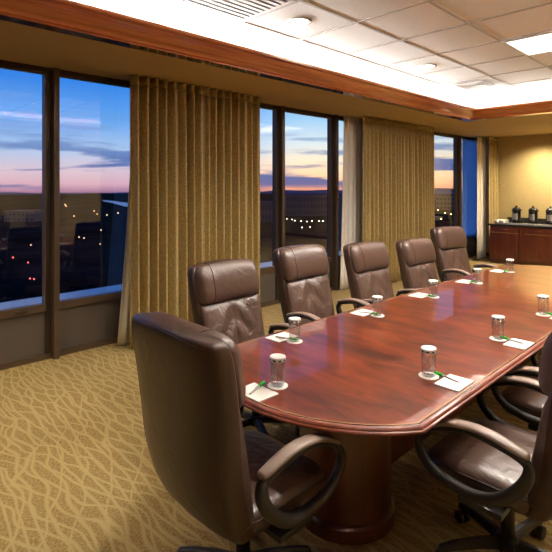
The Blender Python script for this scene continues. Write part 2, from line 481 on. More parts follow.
curtain('curtain', 'gold curtain nearest the two big left windows, behind the big foreground chair', 2.29, 3.186, -4.465, .01, ZT, M['curtain'], seed=3, group=G1)
curtain('curtain', 'gold curtain directly behind the first chair of the window row, right edge meeting glass', 3.189, 4.06, -4.465, .01, ZT, M['curtain'], seed=5, group=G1)
curtain('curtain', 'gold curtain behind the third chair, beside the white sheer at its left', 6.27, 7.50, -4.465, .01, ZT, M['curtain'], seed=8, group=G1, pitch=.105)
curtain('curtain', 'gold curtain behind the fourth chair, left of the narrow sunset pane', 7.51, 8.60, -4.465, .01, ZT, M['curtain'], seed=11, group=G1, pitch=.105)
curtain('curtain', 'narrow gold curtain in the far corner beside the buffet cabinets', 10.98, 11.36, -4.36, .01, ZT, M['curtain'], seed=14, group=G1, end_shift=.06, amp=.04)
G2 = 'white sheer curtains'
curtain('sheer_curtain', 'white sheer strip hanging at left edge of the nearest gold curtain', 2.42, 2.70, -4.645, .01, ZT, M['sheer'], amp=.02, pitch=.09, seed=21, group=G2, flare=.18, head=False, cat='sheer curtain')
curtain('sheer_curtain', 'white sheer hanging behind the third chair, beside the middle windows', 6.04, 6.60, -4.665, .01, ZT, M['sheer'], amp=.022, pitch=.10, seed=23, group=G2, flare=.10, head=False, cat='sheer curtain')
curtain('sheer_curtain', 'white sheer in the far corner beside the blue shade', 10.72, 11.2, -4.52, .01, ZT, M['sheer'], amp=.03, pitch=.11, seed=25, group=G2, head=False, cat='sheer curtain')
o = link('roller_shade', BX(WX + .05, WX + .056, 10.48, 11.25, SILL - .06, ZS - .05), M['shade'])
tag(o, 'translucent blue shade drawn over the last window before the far corner', 'window shade')

# ---------------------------------------------------------------- ceiling fixtures
warm = (1, .86, .68)
def area(name, loc, sx, sy, power, col, rot=(0, 0, 0), spread=PI):
    l = bpy.data.lights.new(name, 'AREA'); l.shape = 'RECTANGLE'; l.size = sx; l.size_y = sy; l.energy = power; l.color = col; l.spread = spread
    o = bpy.data.objects.new(name, l); COL.objects.link(o); o.location = loc; o.rotation_euler = rot
    return o
def spot(name, loc, power, col, ang=110, blend=.8, rot=(0, 0, 0), r=.05):
    l = bpy.data.lights.new(name, 'SPOT'); l.energy = power; l.color = col; l.spot_size = math.radians(ang); l.spot_blend = blend; l.shadow_soft_size = r
    o = bpy.data.objects.new(name, l); COL.objects.link(o); o.location = loc; o.rotation_euler = rot
    return o
M['lamp'] = emit('glowing lamp', (1, .92, .8), 6)
M['diffuser'] = emit('glowing fluorescent diffuser', (1, .97, .92), 1.6)
def can(x, y, z, label, power=60, r=.085, ang=120, grp='recessed ceiling downlights'):
    t = thing('recessed_downlight', label, 'ceiling light', (x, y, z), 0, grp)
    bm = bmesh.new(); lathe(bm, [(r, 0), (r + .025, -.002), (r + .025, -.010), (r, -.012), (r - .012, -.004), (r - .01, 0)], n=28, cap=False)
    link('trim_ring', bm, M['vent_white'], t, smooth=True)
    bm = bmesh.new(); lathe(bm, [(.001, -.001), (r - .012, -.001), (r - .012, -.004), (.001, -.005)], n=24)
    link('lamp', bm, M['lamp'], t)
    spot('downlight_lamp', (x, y, z - .03), power, warm, ang)
for x, y, l in ((-2.75, 2.95, 'round downlight over the chairs nearest the gold curtain, largest of the ceiling'),
                (-2.74, 5.12, 'round downlight midway along the cove, left of the square air diffuser'),
                (-2.75, 7.50, 'smallest round downlight, close to the far end of the cove')):
    can(x, y, ZC, l, 60)
for x, y in ((-.25, 2.95), (-.25, 5.12), (-.25, 7.5), (-1.5, 4.0), (-1.5, 6.3)):  # unseen spots without fixtures: likely right-hand cans and added table fill
    spot('unseen_room_spot', (x, y, ZC - .03), 60, warm, 120)

def troffer(x, y, label):
    t = thing('ceiling_light', label, 'ceiling light', (x, y, ZC), 0)
    bm = bmesh.new(); w, d = .665, .36
    for a in ((-w, w, -d + .01, -d + .04), (-w, w, d - .04, d - .01), (-w, -w + .03, -d + .04, d - .04), (w - .03, w, -d + .04, d - .04)):
        box(bm, *a, -.022, -.003)
    link('frame', bm, M['vent_white'], t)
    link('diffuser', BX(-w + .03, w - .03, -d + .04, d - .04, -.016, -.006), M['diffuser'], t)
    area('troffer_lamp', (x, y, ZC - .04), 1.2, .6, 65, (1, .93, .85))
troffer(-1.1, 5.09, 'bright rectangular fluorescent panel in the ceiling grid')
for x, y in ((-.9, 2.3), (-1.6, 3.2)): spot('unseen_room_spot', (x, y, ZC - .03), 110, (1, .92, .82), 150, 1.0)  # added spots without fixtures, keep light on the near table end

t = thing('air_diffuser', 'white square louvred air diffuser between the fluorescent panel and the cove', 'air vent', (-2.765, 6.48, ZC))
bm = bmesh.new(); box(bm, -.32, .32, -.34, .34, -.012, -.003)
link('frame', bm, M['vent_white'], t)
bm = bmesh.new(); box(bm, -.2, .2, -.2, .2, -.014, -.0121); link('opening', bm, M['vent_dark'], t)
for k in range(5):
    q = .19 - k * .038; bm = bmesh.new()
    for s in (-1, 1):
        box(bm, -q, q, s * q - .009, s * q + .009, -.024, -.0141); box(bm, s * q - .009, s * q + .009, -q + .009, q - .009, -.024, -.0141)
    link('louvre', bm, M['vent_white'], t)
t = thing('return_grille', 'long white slotted return grille at the top edge of the ceiling', 'air vent', (-2.77, 2.27, ZC))
bm = bmesh.new(); box(bm, -.31, .31, -.33, .33, -.010, -.003); link('frame', bm, M['vent_white'], t)
bm = bmesh.new(); box(bm, -.27, .27, -.29, .29, -.012, -.0101); link('opening', bm, M['vent_dark'], t)
for k in range(9):
    bm = bmesh.new(); x = -.24 + k * .06; box(bm, x - .018, x + .018, -.28, .28, -.02, -.0121); link('slat', bm, M['vent_white'], t)

# cove lights lying in the trough, pointing up
cc = (1, .97, .94)
LY = TY1 - TY0
tl_ = 1.05
area('cove_lamp', (TX0 - .30, (TY0 + TY1) / 2, ZS + .085), .06, LY + .4, 200, cc, (PI, tl_, 0))
area('cove_lamp', (TX1 + .30, (TY0 + TY1) / 2, ZS + .085), .06, LY + .4, 200, cc, (PI, -tl_, 0))
area('cove_lamp', ((TX0 + TX1) / 2, TY1 + .30, ZS + .085), TX1 - TX0, .06, 100, cc, (PI + tl_, 0, 0))
area('cove_lamp', ((TX0 + TX1) / 2, TY0 - .30, ZS + .085), TX1 - TX0, .06, 25, cc, (PI - tl_, 0, 0))
# wall washers above the buffet, let into the soffit
for x in (-3.35, -2.6, -1.8): spot('buffet_downlight', (x, YF - .55, ZS - .02), 190, (1, .82, .55), 140, 1.0)
# soffit cans along the window side and the near end
for x, y in ((-3.9, .3),): spot('soffit_downlight', (x, y, ZS - .02), 150, (1, .84, .52), 105, .9)
for x, y in ((1.2, 2.4), (1.2, 4.5)): spot('soffit_downlight', (x, y, ZS - .02), 30, (1, .80, .5), 140, .9)

# ---------------------------------------------------------------- conference table
TW0, TW1, TN, TF, BOW = -2.12, -.885, 1.635, 5.66, .34
def outline(ins=0.0):
    pts = []
    xc, hw = (TW0 + TW1) / 2, (TW1 - TW0) / 2
    n = 28
    R = (hw * hw + BOW * BOW) / (2 * BOW)
    base = []
    a = math.asin(hw / R)
    for i in range(n + 1):
        th = -a + 2 * a * i / n
        base.append((xc + R * math.sin(th), TN - BOW + R - R * math.cos(th)))
    for i in range(n + 1):
        th = a - 2 * a * i / n
        base.append((xc + R * math.sin(th), TF + BOW - R + R * math.cos(th)))
    if ins == 0: return base
    m = len(base); out = []
    for i, p in enumerate(base):
        p0, p1 = Vector(base[i - 1]), Vector(base[(i + 1) % m]); q = Vector(p)
        e0 = (q - p0).normalized(); e1 = (p1 - q).normalized()
        n0 = Vector((-e0.y, e0.x)); n1 = Vector((-e1.y, e1.x))
        b = (n0 + n1).normalized(); out.append(tuple(q + b * ins / max(.5, b.dot(n0))))
    return out
table = thing('conference_table', 'long glossy red mahogany conference table with bowed ends and inlaid border', 'table', (-1.5, 3.63, 0))
def tb(p, z): return (p[0] + 1.5, p[1] - 3.63, z)
bm = bmesh.new()
rings(bm, [[tb(p, z) for p in outline(i)] for i, z in ((.20, .712), (.045, .72))], closed=False, cap=True)
bm.free()
bm = bmesh.new()
ol = outline(.040)
rings(bm, [[tb(p, z) for p in ol] for z in (.7235, .75)])
link('tabletop', bm, M['tabletop'], table)
bm = bmesh.new()
rings(bm, [[tb(p, z) for p in outline(i)] for i, z in ((.040, .722), (.008, .722), (.002, .725), (0.0, .730), (.002, .7345), (.007, .737), (.009, .742), (.014, .747), (.020, .7495), (.026, .75))], cap=False)
link('edge_moulding', bm, M['tabledge'], table)
for i0, i1, mm, nm in ((.026, .033, 'inlay_dark', 'inlay_band'), (.033, .040, 'inlay_light', 'inlay_band')):
    bm = bmesh.new(); rings(bm, [[tb(p, z) for p in outline(i)] for i, z in ((i0, .7495), (i0, .7502), (i1, .7502), (i1, .7495))], closed=True)
    o = link(nm, bm, M[mm], table); o['label'] = 'dark inlay line' if mm == 'inlay_dark' else 'pale inlay line'
for y in (1.95, 5.35):
    bm = bmesh.new(); lathe(bm, [(.25, .0), (.25, .06), (.24, .072), (.232, .076), (.232, .69), (.25, .70), (.25, .7215)], 0, y - 3.63, 0, n=48)
    o = link('pedestal', bm, M['pedestal'], table, smooth=True)
    md = o.modifiers.new('e', 'EDGE_SPLIT'); md.split_angle = .6
bm = bmesh.new(); box(bm, -.03, .03, -1.4, 1.45, .08, .7215); link('centre_panel', bm, M['pedestal'], table)

# ---------------------------------------------------------------- chairs
def chair_back_bm():
    # rear shell: rings by height; (z, y centre, half width, half thickness)
    P = [(.385, -.175, .195, .030), (.40, -.19, .232, .045), (.44, -.215, .250, .056), (.52, -.250, .260, .060), (.63, -.278, .266, .060), (.78, -.298, .275, .057),
         (.92, -.315, .281, .056), (1.02, -.330, .283, .056), (1.08, -.340, .282, .054), (1.115, -.347, .275, .050), (1.132, -.350, .263, .044), (1.138, -.351, .246, .034)]
    P = catmull(P, 3)
    bm = bmesh.new()
    rs = []
    for z, y, a, b in P:
        r = []
        for (px, py) in sellipse(40, a, b, 5.0):
            # gentle wrap: side edges come forward
            w = (px / .27) ** 2 * .028
            top = .018 * (1 - (px / .27) ** 2) if z > 1.05 else 0
            r.append((px, y + py + w, z + top * min(1, (z - 1.05) / .08)))
        rs.append(r)
    rings(bm, rs)
    return bm
def headrest_bm():
    bm = bmesh.new(); rs = []
    for i in range(25):
        s = -1 + 2 * i / 24; x = .270 * s
        k = (1 - abs(s) ** 9) ** .5 * .9 + .1
        wrap = .028 * s * s
        yc, zc = -.280 + wrap, 1.008
        r = []
        for (a, b) in sellipse(26, .068 * k, .136 * (.55 + .45 * k), 2.7):
            # lean back along the chair's recline
            z = zc + b + .012 * (1 - s * s)
            r.append((x, yc + a - (b) * .17, z))
        rs.append(r)
    rings(bm, rs)
    return bm
def lumbar_bm():
    bm = bmesh.new(); NX, NZ = 44, 36
    fr = []; 
    def surf(u, v):
        x = (.254 + .010 * v) * u
        z = .46 + .44 * v
        y0 = -.188 - .058 * v - .02 * v * v
        puff = .040 * (1 - abs(u) ** 6) * (1 - abs(2 * v - 1) ** 8)
        crease = -.010 * math.exp(-(u / .035) ** 2) * (1 - v * .2)
        lump = .006 * math.sin(6 * v + 3 * u) * math.cos(5 * u) + .005 * math.sin(15 * v + 9 * abs(u)) * math.exp(-((abs(u) - .3) / .3) ** 2)
        return (x, y0 + puff + crease + lump * (1 - abs(u) ** 4) + .028 * u * u, z)
    g = [[bm.verts.new(surf(-1 + 2 * i / NX, j / NZ)) for i in range(NX + 1)] for j in range(NZ + 1)]
    bk = [[bm.verts.new((p.co.x, p.co.y - .05 , p.co.z)) if (i in (0, NX) or j in (0, NZ)) else None for i, p in enumerate(row)] for j, row in enumerate(g)]
    for j in range(NZ):
        for i in range(NX): bm.faces.new((g[j][i], g[j][i + 1], g[j + 1][i + 1], g[j + 1][i]))
    for i in range(NX):
        bm.faces.new((g[0][i], bk[0][i], bk[0][i + 1], g[0][i + 1])); bm.faces.new((g[NZ][i], g[NZ][i + 1], bk[NZ][i + 1], bk[NZ][i]))
    for j in range(NZ):
        bm.faces.new((g[j][0], g[j + 1][0], bk[j + 1][0], bk[j][0])); bm.faces.new((g[j][NX], bk[j][NX], bk[j + 1][NX], g[j + 1][NX]))
    return bm
def seat_bm():
    bm = bmesh.new(); rs = []
    for z, a, b, yo in ((.395, .20, .20, .02), (.40, .235, .235, .02), (.43, .255, .25, .02), (.465, .262, .262, .02), (.485, .255, .258, .02), (.50, .235, .245, .015), (.508, .19, .20, .01), (.510, .10, .11, .005)):
        r = []
        for (px, py) in sellipse(48, a, b, 5.5):
            drop = -.02 * max(0, py / .25) ** 3
            r.append((px, py + yo, z + drop))
        rs.append(r)
    rings(bm, rs); return bm
arm_loop = [(-.185, .655, .020, .014), (-.09, .676, .020, .013), (.03, .686, .020, .012), (.14, .670, .020, .013), (.235, .633, .020, .015), (.285, .573, .020, .016), (.265, .513, .019, .018),
            (.20, .468, .020, .019), (.10, .445, .021, .021), (.0, .442, .022, .022), (-.09, .468, .023, .024), (-.165, .525, .023, .025), (-.207, .585, .022, .023), (-.214, .632, .021, .018)]
arm_pad = [(-.208, .668, .014, .007), (-.203, .672, .024, .011), (-.08, .700, .028, .012), (.02, .706, .029, .012), (.12, .693, .028, .012), (.20, .664, .026, .011), (.248, .636, .021, .009), (.258, .628, .012, .006)]

fy = lambda y: (y + .214) * .87 - .186
arm_loop = [(fy(p[0]),) + tuple(p[1:]) for p in arm_loop]
arm_pad = [(fy(p[0]),) + tuple(p[1:]) for p in arm_pad]

def make_chair(label, loc, rotz, group):
    t = thing('conference_chair', label, 'chair', loc, rotz, group)
    bk = link('backrest', chair_back_bm(), M['leather_back_shaded'], t, smooth=True)
    # piping around the rear panel
    pts = []
    for z, y, a, b in ((.44, -.215, .242, .056), (.52, -.250, .256, .060), (.63, -.278, .266, .060), (.78, -.298, .275, .057), (.92, -.315, .281, .056), (1.02, -.330, .283, .056), (1.08, -.340, .282, .054), (1.112, -.346, .276, .050)):
        px = a * .93; pts.append((-px, y - b * (1 - .93 ** 5) ** .2 + (px / .27) ** 2 * .028, z))
    path = pts + [(-.19, -.383, 1.130), (-.12, -.392, 1.137), (0, -.398, 1.144), (.12, -.392, 1.137), (.19, -.383, 1.130)] + [(-p[0], p[1], p[2]) for p in pts[::-1]]
    bm = bmesh.new(); tube(bm, catmull(path, 3), .0025, n=6)
    link('piping', bm, M['seam'], bk, smooth=True)
    hr = link('headrest', headrest_bm(), M['leather'], t, smooth=True)
    for sx in (.155,):
        bm = bmesh.new(); ps = []
        s = sx / .270
        for (a, b) in sellipse(40, .0685, .1365, 2.7): ps.append((sx, -.280 + .028 * s * s + a - b * .17, 1.008 + b + .012 * (1 - s * s)))
        tube(bm, ps, .0028, closed=True, n=6); link('seam', bm, M['seam'], hr, smooth=True)
    link('back_cushion', lumbar_bm(), M['leather_soft'], t, smooth=True)
    st = link('seat', seat_bm(), M['leather_seat'], t, smooth=True)
    bm = bmesh.new(); tube(bm, [(x * 1.0, y + .02, .472 - .02 * max(0, y / .25) ** 3) for x, y in sellipse(48, .2625, .2615, 5.5)], .0035, closed=True, n=6)
    link('piping', bm, M['seam'], st, smooth=True)
    for s in (-1, 1):
        bm = bmesh.new(); sweep_yz(bm, catmull(arm_loop, 4, True), s * .315, closed=True, n=14)
        a = link('armrest', bm, M['black'], t, smooth=True)
        bm = bmesh.new(); sweep_yz(bm, catmull(arm_pad, 4), s * .315, n=16)
        link('arm_pad', bm, M['armpad'], a, smooth=True)
        bm = bmesh.new(); box(bm, min(s * .15, s * .31), max(s * .15, s * .31), -.09, .08, .385, .41, bevel=.005)
        link('arm_bracket', bm, M['black'], a)
    bm = bmesh.new(); box(bm, -.12, .12, -.12, .14, .345, .396, bevel=.012); box(bm, -.03, .03, -.2, -.1, .37, .395)
    link('tilt_mechanism', bm, M['black'], t)
    bm = bmesh.new(); lathe(bm, [(.030, .11), (.030, .27), (.022, .275), (.022, .35)], n=20); link('gas_column', bm, M['black'], t, smooth=True)
    bm = bmesh.new(); lathe(bm, [(.045, .075), (.05, .09), (.048, .125), (.032, .135)], n=20)
    for k in range(5):
        a = 2 * PI * k / 5 + 1.126
        d = Vector((math.cos(a), math.sin(a), 0)); sd = Vector((-d.y, d.x, 0)); rs = []
        for q, zz, w, hh in ((.03, .105, .026, .022), (.12, .105, .024, .020), (.22, .095, .021, .017), (.29, .080, .019, .014), (.30, .078, .012, .008)):
            rs.append([d * q + sd * w * u + Vector((0, 0, zz + hh * v)) for u, v in ((-1, -.7), (-.8, .6), (-.4, 1), (.4, 1), (.8, .6), (1, -.7))])
        rings(bm, rs)
    base = link('star_base', bm, M['black'], t)
    for k in range(5):
        a = 2 * PI * k / 5 + 1.126
        d = Vector((math.cos(a), math.sin(a), 0)); sd = Vector((-d.y, d.x, 0)); bm = bmesh.new()
        for s in (-1, 1):
            c = d * .285 + sd * s * .017 + Vector((0, 0, .029)); rs = []
            for q, r in ((-.010, .022), (-.008, .028), (.008, .028), (.010, .022)):
                rs.append([c + sd * q + (d * math.cos(2 * PI * j / 16) + Vector((0, 0, math.sin(2 * PI * j / 16)))) * r for j in range(16)])
            rings(bm, rs)
        c = d * .285; rings(bm, [[c + Vector((.006 * math.cos(j), .006 * math.sin(j), z)) for j in (0, 1.57, 3.14, 4.71)] for z in (.03, .085)])
        link('caster', bm, M['black'], base, smooth=False)
    return t
GC = 'leather conference chairs around the table'
c0 = make_chair('brown leather high-back chair in the foreground, seen from behind at the near table end', (-1.50, 1.27, 0), 0.0, GC)
for x, y, r, l, dz in ((-2.40, 2.11, -PI / 2, 'brown leather chair nearest the camera in the window-side row, in front of gold curtain', -.03),
                   (-2.45, 2.97, -PI / 2, 'second brown leather chair in the window-side row, in front of the dark middle window', 0),
                   (-2.42, 3.86, -PI / 2 - .04, 'third brown leather chair of the window row, before the white sheer curtain', -.045),
                   (-2.38, 4.72, -PI / 2 - .06, 'fourth brown leather chair of the window row, lowest looking, against gold curtains', -.075),
                   (-2.46, 5.62, -PI / 2 - .16, 'farthest brown leather chair of the window row, below the narrow sunset pane', 0)):
    dup(c0, (x + .045, y, 0), r, l, dz=dz, tilt=.085)
dup(c0, (-.78, 2.165, 0), PI / 2, 'brown leather chair at the right picture edge, nearest side, arm loop and seat showing')
dup(c0, (-.78, 2.98, 0), PI / 2, 'brown leather chair on the right side tucked behind the nearest one, only armrests showing')

# ---------------------------------------------------------------- place settings
def make_glass(label, x, y):
    t = thing('drinking_glass', label, 'glass', (x, y, .7535), 0, 'capped drinking glasses')
    bm = bmesh.new(); lathe(bm, [(.0005, .001), (.028, .001), (.031, .004), (.0335, .05), (.0345, .115), (.0325, .115), (.0315, .05), (.029, .010), (.0005, .009)], n=28, cap=False)
    link('tumbler', bm, M['tumbler'], t, smooth=True)
    bm = bmesh.new(); rs = []
    for z, r, wv in ((.103, .0365, .0012), (.117, .0362, .0008), (.1200, .0345, 0), (.1190, .03, 0), (.1180, .001, 0)):
        rs.append([((r + wv * math.cos(18 * 2 * PI * j / 72)) * math.cos(2 * PI * j / 72), (r + wv * math.cos(18 * 2 * PI * j / 72)) * math.sin(2 * PI * j / 72), z) for j in range(72)])
    rings(bm, rs, cap=False)
    cp = link('paper_cap', bm, M['cap'], t, smooth=True)
    bm = bmesh.new()
    for k in range(9):
        a0 = 2 * PI * k / 9; a1 = a0 + .38
        vs = [bm.verts.new((.0378 * math.cos(a), .0378 * math.sin(a), z)) for a, z in ((a0, .105), ((a0 + a1) / 2, .105), (a1, .105), (a1, .113), ((a0 + a1) / 2, .113), (a0, .113))]
        bm.faces.new((vs[0], vs[1], vs[4], vs[5])); bm.faces.new((vs[1], vs[2], vs[3], vs[4]))
    link('printed_marks', bm, M['darkprint'], cp)
    return t
def coaster_bm():
    bm = bmesh.new(); lathe(bm, [(.001, 0), (.046, 0), (.047, .001), (.047, .002), (.046, .003), (.001, .003)], n=36); return bm
coaster0 = None; glass0 = None; pad0 = None; pen0 = None
def bm_pad():
    bm = bmesh.new(); box(bm, -.058, .058, -.08, .08, 0, .004); return bm
def make_pen(label, x, y, r):
    t = thing('pen', label, 'pen', (x, y, .7585), r, 'green capped pens on the cards')
    bm = bmesh.new(); tube(bm, [(0, -.068, 0), (0, -.06, 0), (0, .03, 0)], [.001, .004, .004], n=10); link('barrel', bm, M['silver'], t, smooth=True)
    bm = bmesh.new(); tube(bm, [(0, .025, 0), (0, .07, 0), (0, .073, 0)], [.0075, .0075, .004], n=10); c = link('cap', bm, M['green'], t, smooth=True)
    bm = bmesh.new(); box(bm, -.002, .002, .03, .07, .005, .0075); link('clip', bm, M['green'], c)
    return t
# where, glass xy, pad xy, pad rotation, pen (dx, dy, rot)
sets = [('nearest the foreground chair at the table end', (-1.53, 1.50), (-1.545, 1.385), PI / 2, (-.02, .02, .35)),
        ('before the first window-side chair', (-1.90, 2.00), (-2.005, 2.00), 0, (.04, -.01, -1.2)),
        ('before the second window-side chair', (-1.876, 2.81), (-1.99, 2.80), 0, (.04, .0, -1.2)),
        ('before the third window-side chair', (-1.877, 3.61), (-1.98, 3.58), 0, (.04, .01, -1.3)),
        ('before the fourth window-side chair', (-1.862, 4.42), (-1.97, 4.40), 0, (.03, .0, -1.2)),
        ('before the farthest window-side chair', (-1.862, 5.24), (-1.97, 5.20), 0, (.03, .0, -1.2)),
        ('at the right side, nearest the cut table corner', (-1.11, 2.09), (-.99, 2.10), 0, (-.045, .02, 1.35)),
        ('at the right side, second from the near corner', (-1.094, 2.89), (-.975, 2.88), 0, (-.045, .02, 1.35)),
        ('at the right picture edge, third on that side', (-1.08, 3.66), (-.96, 3.66), 0, (-.045, .02, 1.35))]
for i, (w, g, p, pr, pn) in enumerate(sets):
    gl, cl, pl, nl = 'clear glass with white paper cap, ' + w, 'round white coaster under the glass ' + w, 'white note card on the table ' + w, 'green capped pen on the card ' + w
    if i == 0:
        glass0 = make_glass(gl, *g); glass0.scale = (1, 1, 1.1)
        coaster0 = tag(link('coaster', coaster_bm(), M['white'], smooth=False, loc=(g[0], g[1], .7503)), cl, 'coaster', 'round white coasters')
        pad0 = tag(link('note_card', bm_pad(), M['white'], loc=(p[0], p[1], .7503), rotz=pr), pl, 'note card', 'white note cards')
        pen0 = make_pen(nl, p[0] + pn[0], p[1] + pn[1], pn[2])
    else:
        dup(glass0, (g[0], g[1], .7535), i * .7, gl)
        dup(coaster0, (g[0], g[1], .7503), 0, cl)
        dup(pad0, (p[0], p[1], .7503), pr, pl)
        dup(pen0, (p[0] + pn[0], p[1] + pn[1], .7590), pn[2], nl)

# ---------------------------------------------------------------- buffet cabinets
CY0, CX0, CH = 10.6, -4.20, .835
UW = .66
cab_labels = ['cherry buffet cabinet at the far wall, next to the corner curtain', 'cherry buffet cabinet at the far wall, second from the corner', 'cherry buffet cabinet at the right picture edge, third from the corner']
cab0 = None
for k in range(3):
    x = CX0 + .01 + k * UW
    if k == 0:
        cab0 = thing('buffet_cabinet', cab_labels[0], 'cabinet', (x, CY0, 0), 0, 'buffet cabinets')
        bm = bmesh.new(); box(bm, 0, UW - .004, .02, .76, .08, CH - .04); box(bm, .0, UW - .004, .07, .7, 0, .08)
        link('carcass', bm, M['cabinet'], cab0)
        d = link('door', BX(.06, UW - .07, 0, .02, .11, CH - .19, bevel=.003), M['cabinet'], cab0)
        bm = bmesh.new()
        for a in ((.06, UW - .07, .11, .17), (.06, UW - .07, CH - .25, CH - .19), (.06, .12, .17, CH - .25), (UW - .13, UW - .07, .17, CH - .25)):
            box(bm, a[0], a[1], -.012, -.0001, a[2], a[3], bevel=.003)
        link('door_frame', bm, M['cabinet'], d)
        d = link('drawer', BX(.06, UW - .07, -.012, .02, CH - .165, CH - .06, bevel=.003), M['cabinet'], cab0)
        bm = bmesh.new(); tube(bm, [(UW / 2 - .06, -.012, CH - .11), (UW / 2 - .055, -.035, CH - .11), (UW / 2 + .055, -.035, CH - .11), (UW / 2 + .06, -.012, CH - .11)], .005)
        link('pull', bm, M['knob'], d, smooth=True)
        link('lit_drawer_rail', BX(.05, UW - .06, -.022, .02, CH - .187, CH - .170), M['inlay_light'], cab0)  # paler wood puts the wall-wash highlight on this ledge into its colour
    else: dup(cab0, (x, CY0, 0), 0, cab_labels[k])
o = link('countertop', BX(CX0 - .02, CX0 + 3 * UW + .05, CY0 - .04, YF - .006, CH - .038, CH, bevel=.006), M['granite'])
tag(o, 'dark granite worktop running along the buffet cabinets at the far wall', 'worktop')
o = link('backsplash', BX(CX0 + .1, CX0 + 3 * UW + .05, YF - .03, YF - .003, CH + .001, CH + .11), M['granite'])
tag(o, 'low dark granite upstand on the worktop against the gold wall', 'backsplash')

urn0 = None
ulabels = ['black airpot dispenser nearest the corner curtain, grey label on its front', 'black airpot dispenser in the middle of the buffet row', 'black airpot dispenser at the right picture edge']
for k in range(3):
    x = -3.76 + .335 * k; y = 10.95
    loc = (x, y, CH + .026)
    if k == 0:
        urn0 = thing('airpot', ulabels[0], 'drink dispenser', loc, 0, 'airpots on the buffet')
        bm = bmesh.new(); lathe(bm, [(.085, 0), (.092, .01), (.092, .04), (.088, .05), (.088, .24), (.094, .25), (.094, .275), (.085, .30), (.06, .325), (.03, .335), (.001, .336)], n=28)
        link('body', bm, M['airpot'], urn0, smooth=True)
        bm = bmesh.new(); lathe(bm, [(.022, .335), (.022, .35), (.03, .353), (.03, .365), (.001, .37)], n=18); link('pump_button', bm, M['airpot'], urn0, smooth=True)
        bm = bmesh.new(); box(bm, -.015, .015, -.15, -.08, .255, .28, bevel=.005); box(bm, -.012, .012, -.15, -.125, .225, .26, bevel=.003); link('spout', bm, M['airpot'], urn0)
        bm = bmesh.new(); tube(bm, catmull([(-.093, 0, .27), (-.098, .06, .27), (-.06, .10, .272), (.06, .10, .272), (.098, .06, .27), (.093, 0, .27)], 4), .007); link('carry_handle', bm, M['airpot'], urn0, smooth=True)
        bm = bmesh.new()
        rings(bm, [[(r * math.sin(a), -r * math.cos(a), z) for r, z in ((.0885, .07), (.0885, .2), (.0895, .2), (.0895, .07))] for a in [-.6 + .2 * j for j in range(7)]])
        link('label_plate', bm, M['label'], urn0)
    else: dup(urn0, loc, 0, ulabels[k])
tray0 = None
tl = ['black drip tray under the airpot nearest the corner', 'black drip tray under the middle airpot', 'black drip tray under the airpot at the right edge']
for k in range(3):
    x = -3.76 + .335 * k; loc = (x, 10.83, CH + .001)
    if k == 0:
        tray0 = thing('drip_tray', tl[0], 'tray', loc, 0, 'trays on the buffet')
        bm = bmesh.new(); box(bm, -.155, .155, -.2, .2, 0, .024, bevel=.004); link('tray', bm, M['black'], tray0)
        bm = bmesh.new(); box(bm, -.162, .162, -.225, -.2, 0, .034, bevel=.002); link('rim', bm, M['vent_white'], tray0)
    else: dup(tray0, loc, 0, tl[k])
t = thing('sign_holder', 'small white stacked napkins and card at the left end of the buffet worktop', 'napkins', (-4.03, 10.88, CH + .001))
link('napkin_stack', BX(-.10, .085, -.16, .14, 0, .075, bevel=.006), M['white'], t)
t.name = 'napkin_stack'; t.children[0].name = 'napkins'
o = link('cup', BX(0, .01, 0, .01, 0, .01), M['white']); bpy.data.objects.remove(o)
bm = bmesh.new(); lathe(bm, [(.028, 0), (.036, .085), (.034, .085), (.026, .004)], n=18)
o = link('paper_cup', bm, M['white'], smooth=True, loc=(-4.06, 10.66, CH + .001)); tag(o, 'white paper cup in front of the napkins on the worktop', 'cup')

# ---------------------------------------------------------------- outside
GZ = -40.0
def gp(px, py, z=GZ):
    d = F * (H - z) / (py - Y0); xc = (px - 276) / F * d
    return (xc * C_ - d * S_, xc * S_ + d * C_, z)
def m_ground():
    m, nt, b = newmat('dusk woodland ground')
    mp = mapped(nt, (.02, .02, .02))
    n = nt.nodes.new('ShaderNodeTexNoise'); n.inputs['Scale'].default_value = 1; n.inputs['Detail'].default_value = 8; n.inputs['Roughness'].default_value = .7
    r = nt.nodes.new('ShaderNodeValToRGB'); r.color_ramp.elements[0].position = .38; r.color_ramp.elements[1].position = .68
    r.color_ramp.elements[0].color = (.005, .006, .006, 1); r.color_ramp.elements[1].color = (.028, .027, .026, 1)
    nt.links.new(mp.outputs[0], n.inputs['Vector']); nt.links.new(n.outputs['Fac'], r.inputs['Fac']); nt.links.new(r.outputs['Color'], b.inputs['Base Color'])
    b.inputs['Roughness'].default_value = 1; b.inputs['Specular IOR Level'].default_value = 0
    return m
bm = bmesh.new(); lathe(bm, [(.5, -1), (2900, -1), (2900, 0), (.5, 0)], 0, 0, GZ, n=96)
struct(link('terrain', bm, m_ground()))
bm = bmesh.new(); rs = []
rr = random.Random(4)
for i in range(140):
    az = math.radians(-10 + i * .9)      # measured from +Y towards -X
    hgt = GZ + 4 + 20 * max(0, min(1, (62 - math.degrees(az)) / 35)) + 4 * math.sin(i * .35) + 3 * math.sin(i * .93 + 1) + rr.uniform(-.8, .8)
    q = [(2700, GZ - 1), (2760, (hgt + GZ) / 2), (2850, hgt), (3200, GZ - 1)]
    rs.append([(-r * math.sin(az), r * math.cos(az), z) for r, z in q])
rings(bm, rs)
struct(link('distant_hills', bm, mat('hazy dusk hills', (.09, .12, .20), 1, spec=0)))
# river
bm = bmesh.new()
vs = [bm.verts.new(gp(*c, GZ + .3)) for c in ((101, 200.0), (112, 200.6), (122, 202.2), (136, 203.5), (136, 208), (124, 206.3), (113, 203.2), (104, 201.4))]
bm.faces.new(vs)
o = link('river', bm, mat('river water', (.16, .2, .28), .25, metal=.6)); tag(o, 'pale river bend far beyond the second left window', 'river')
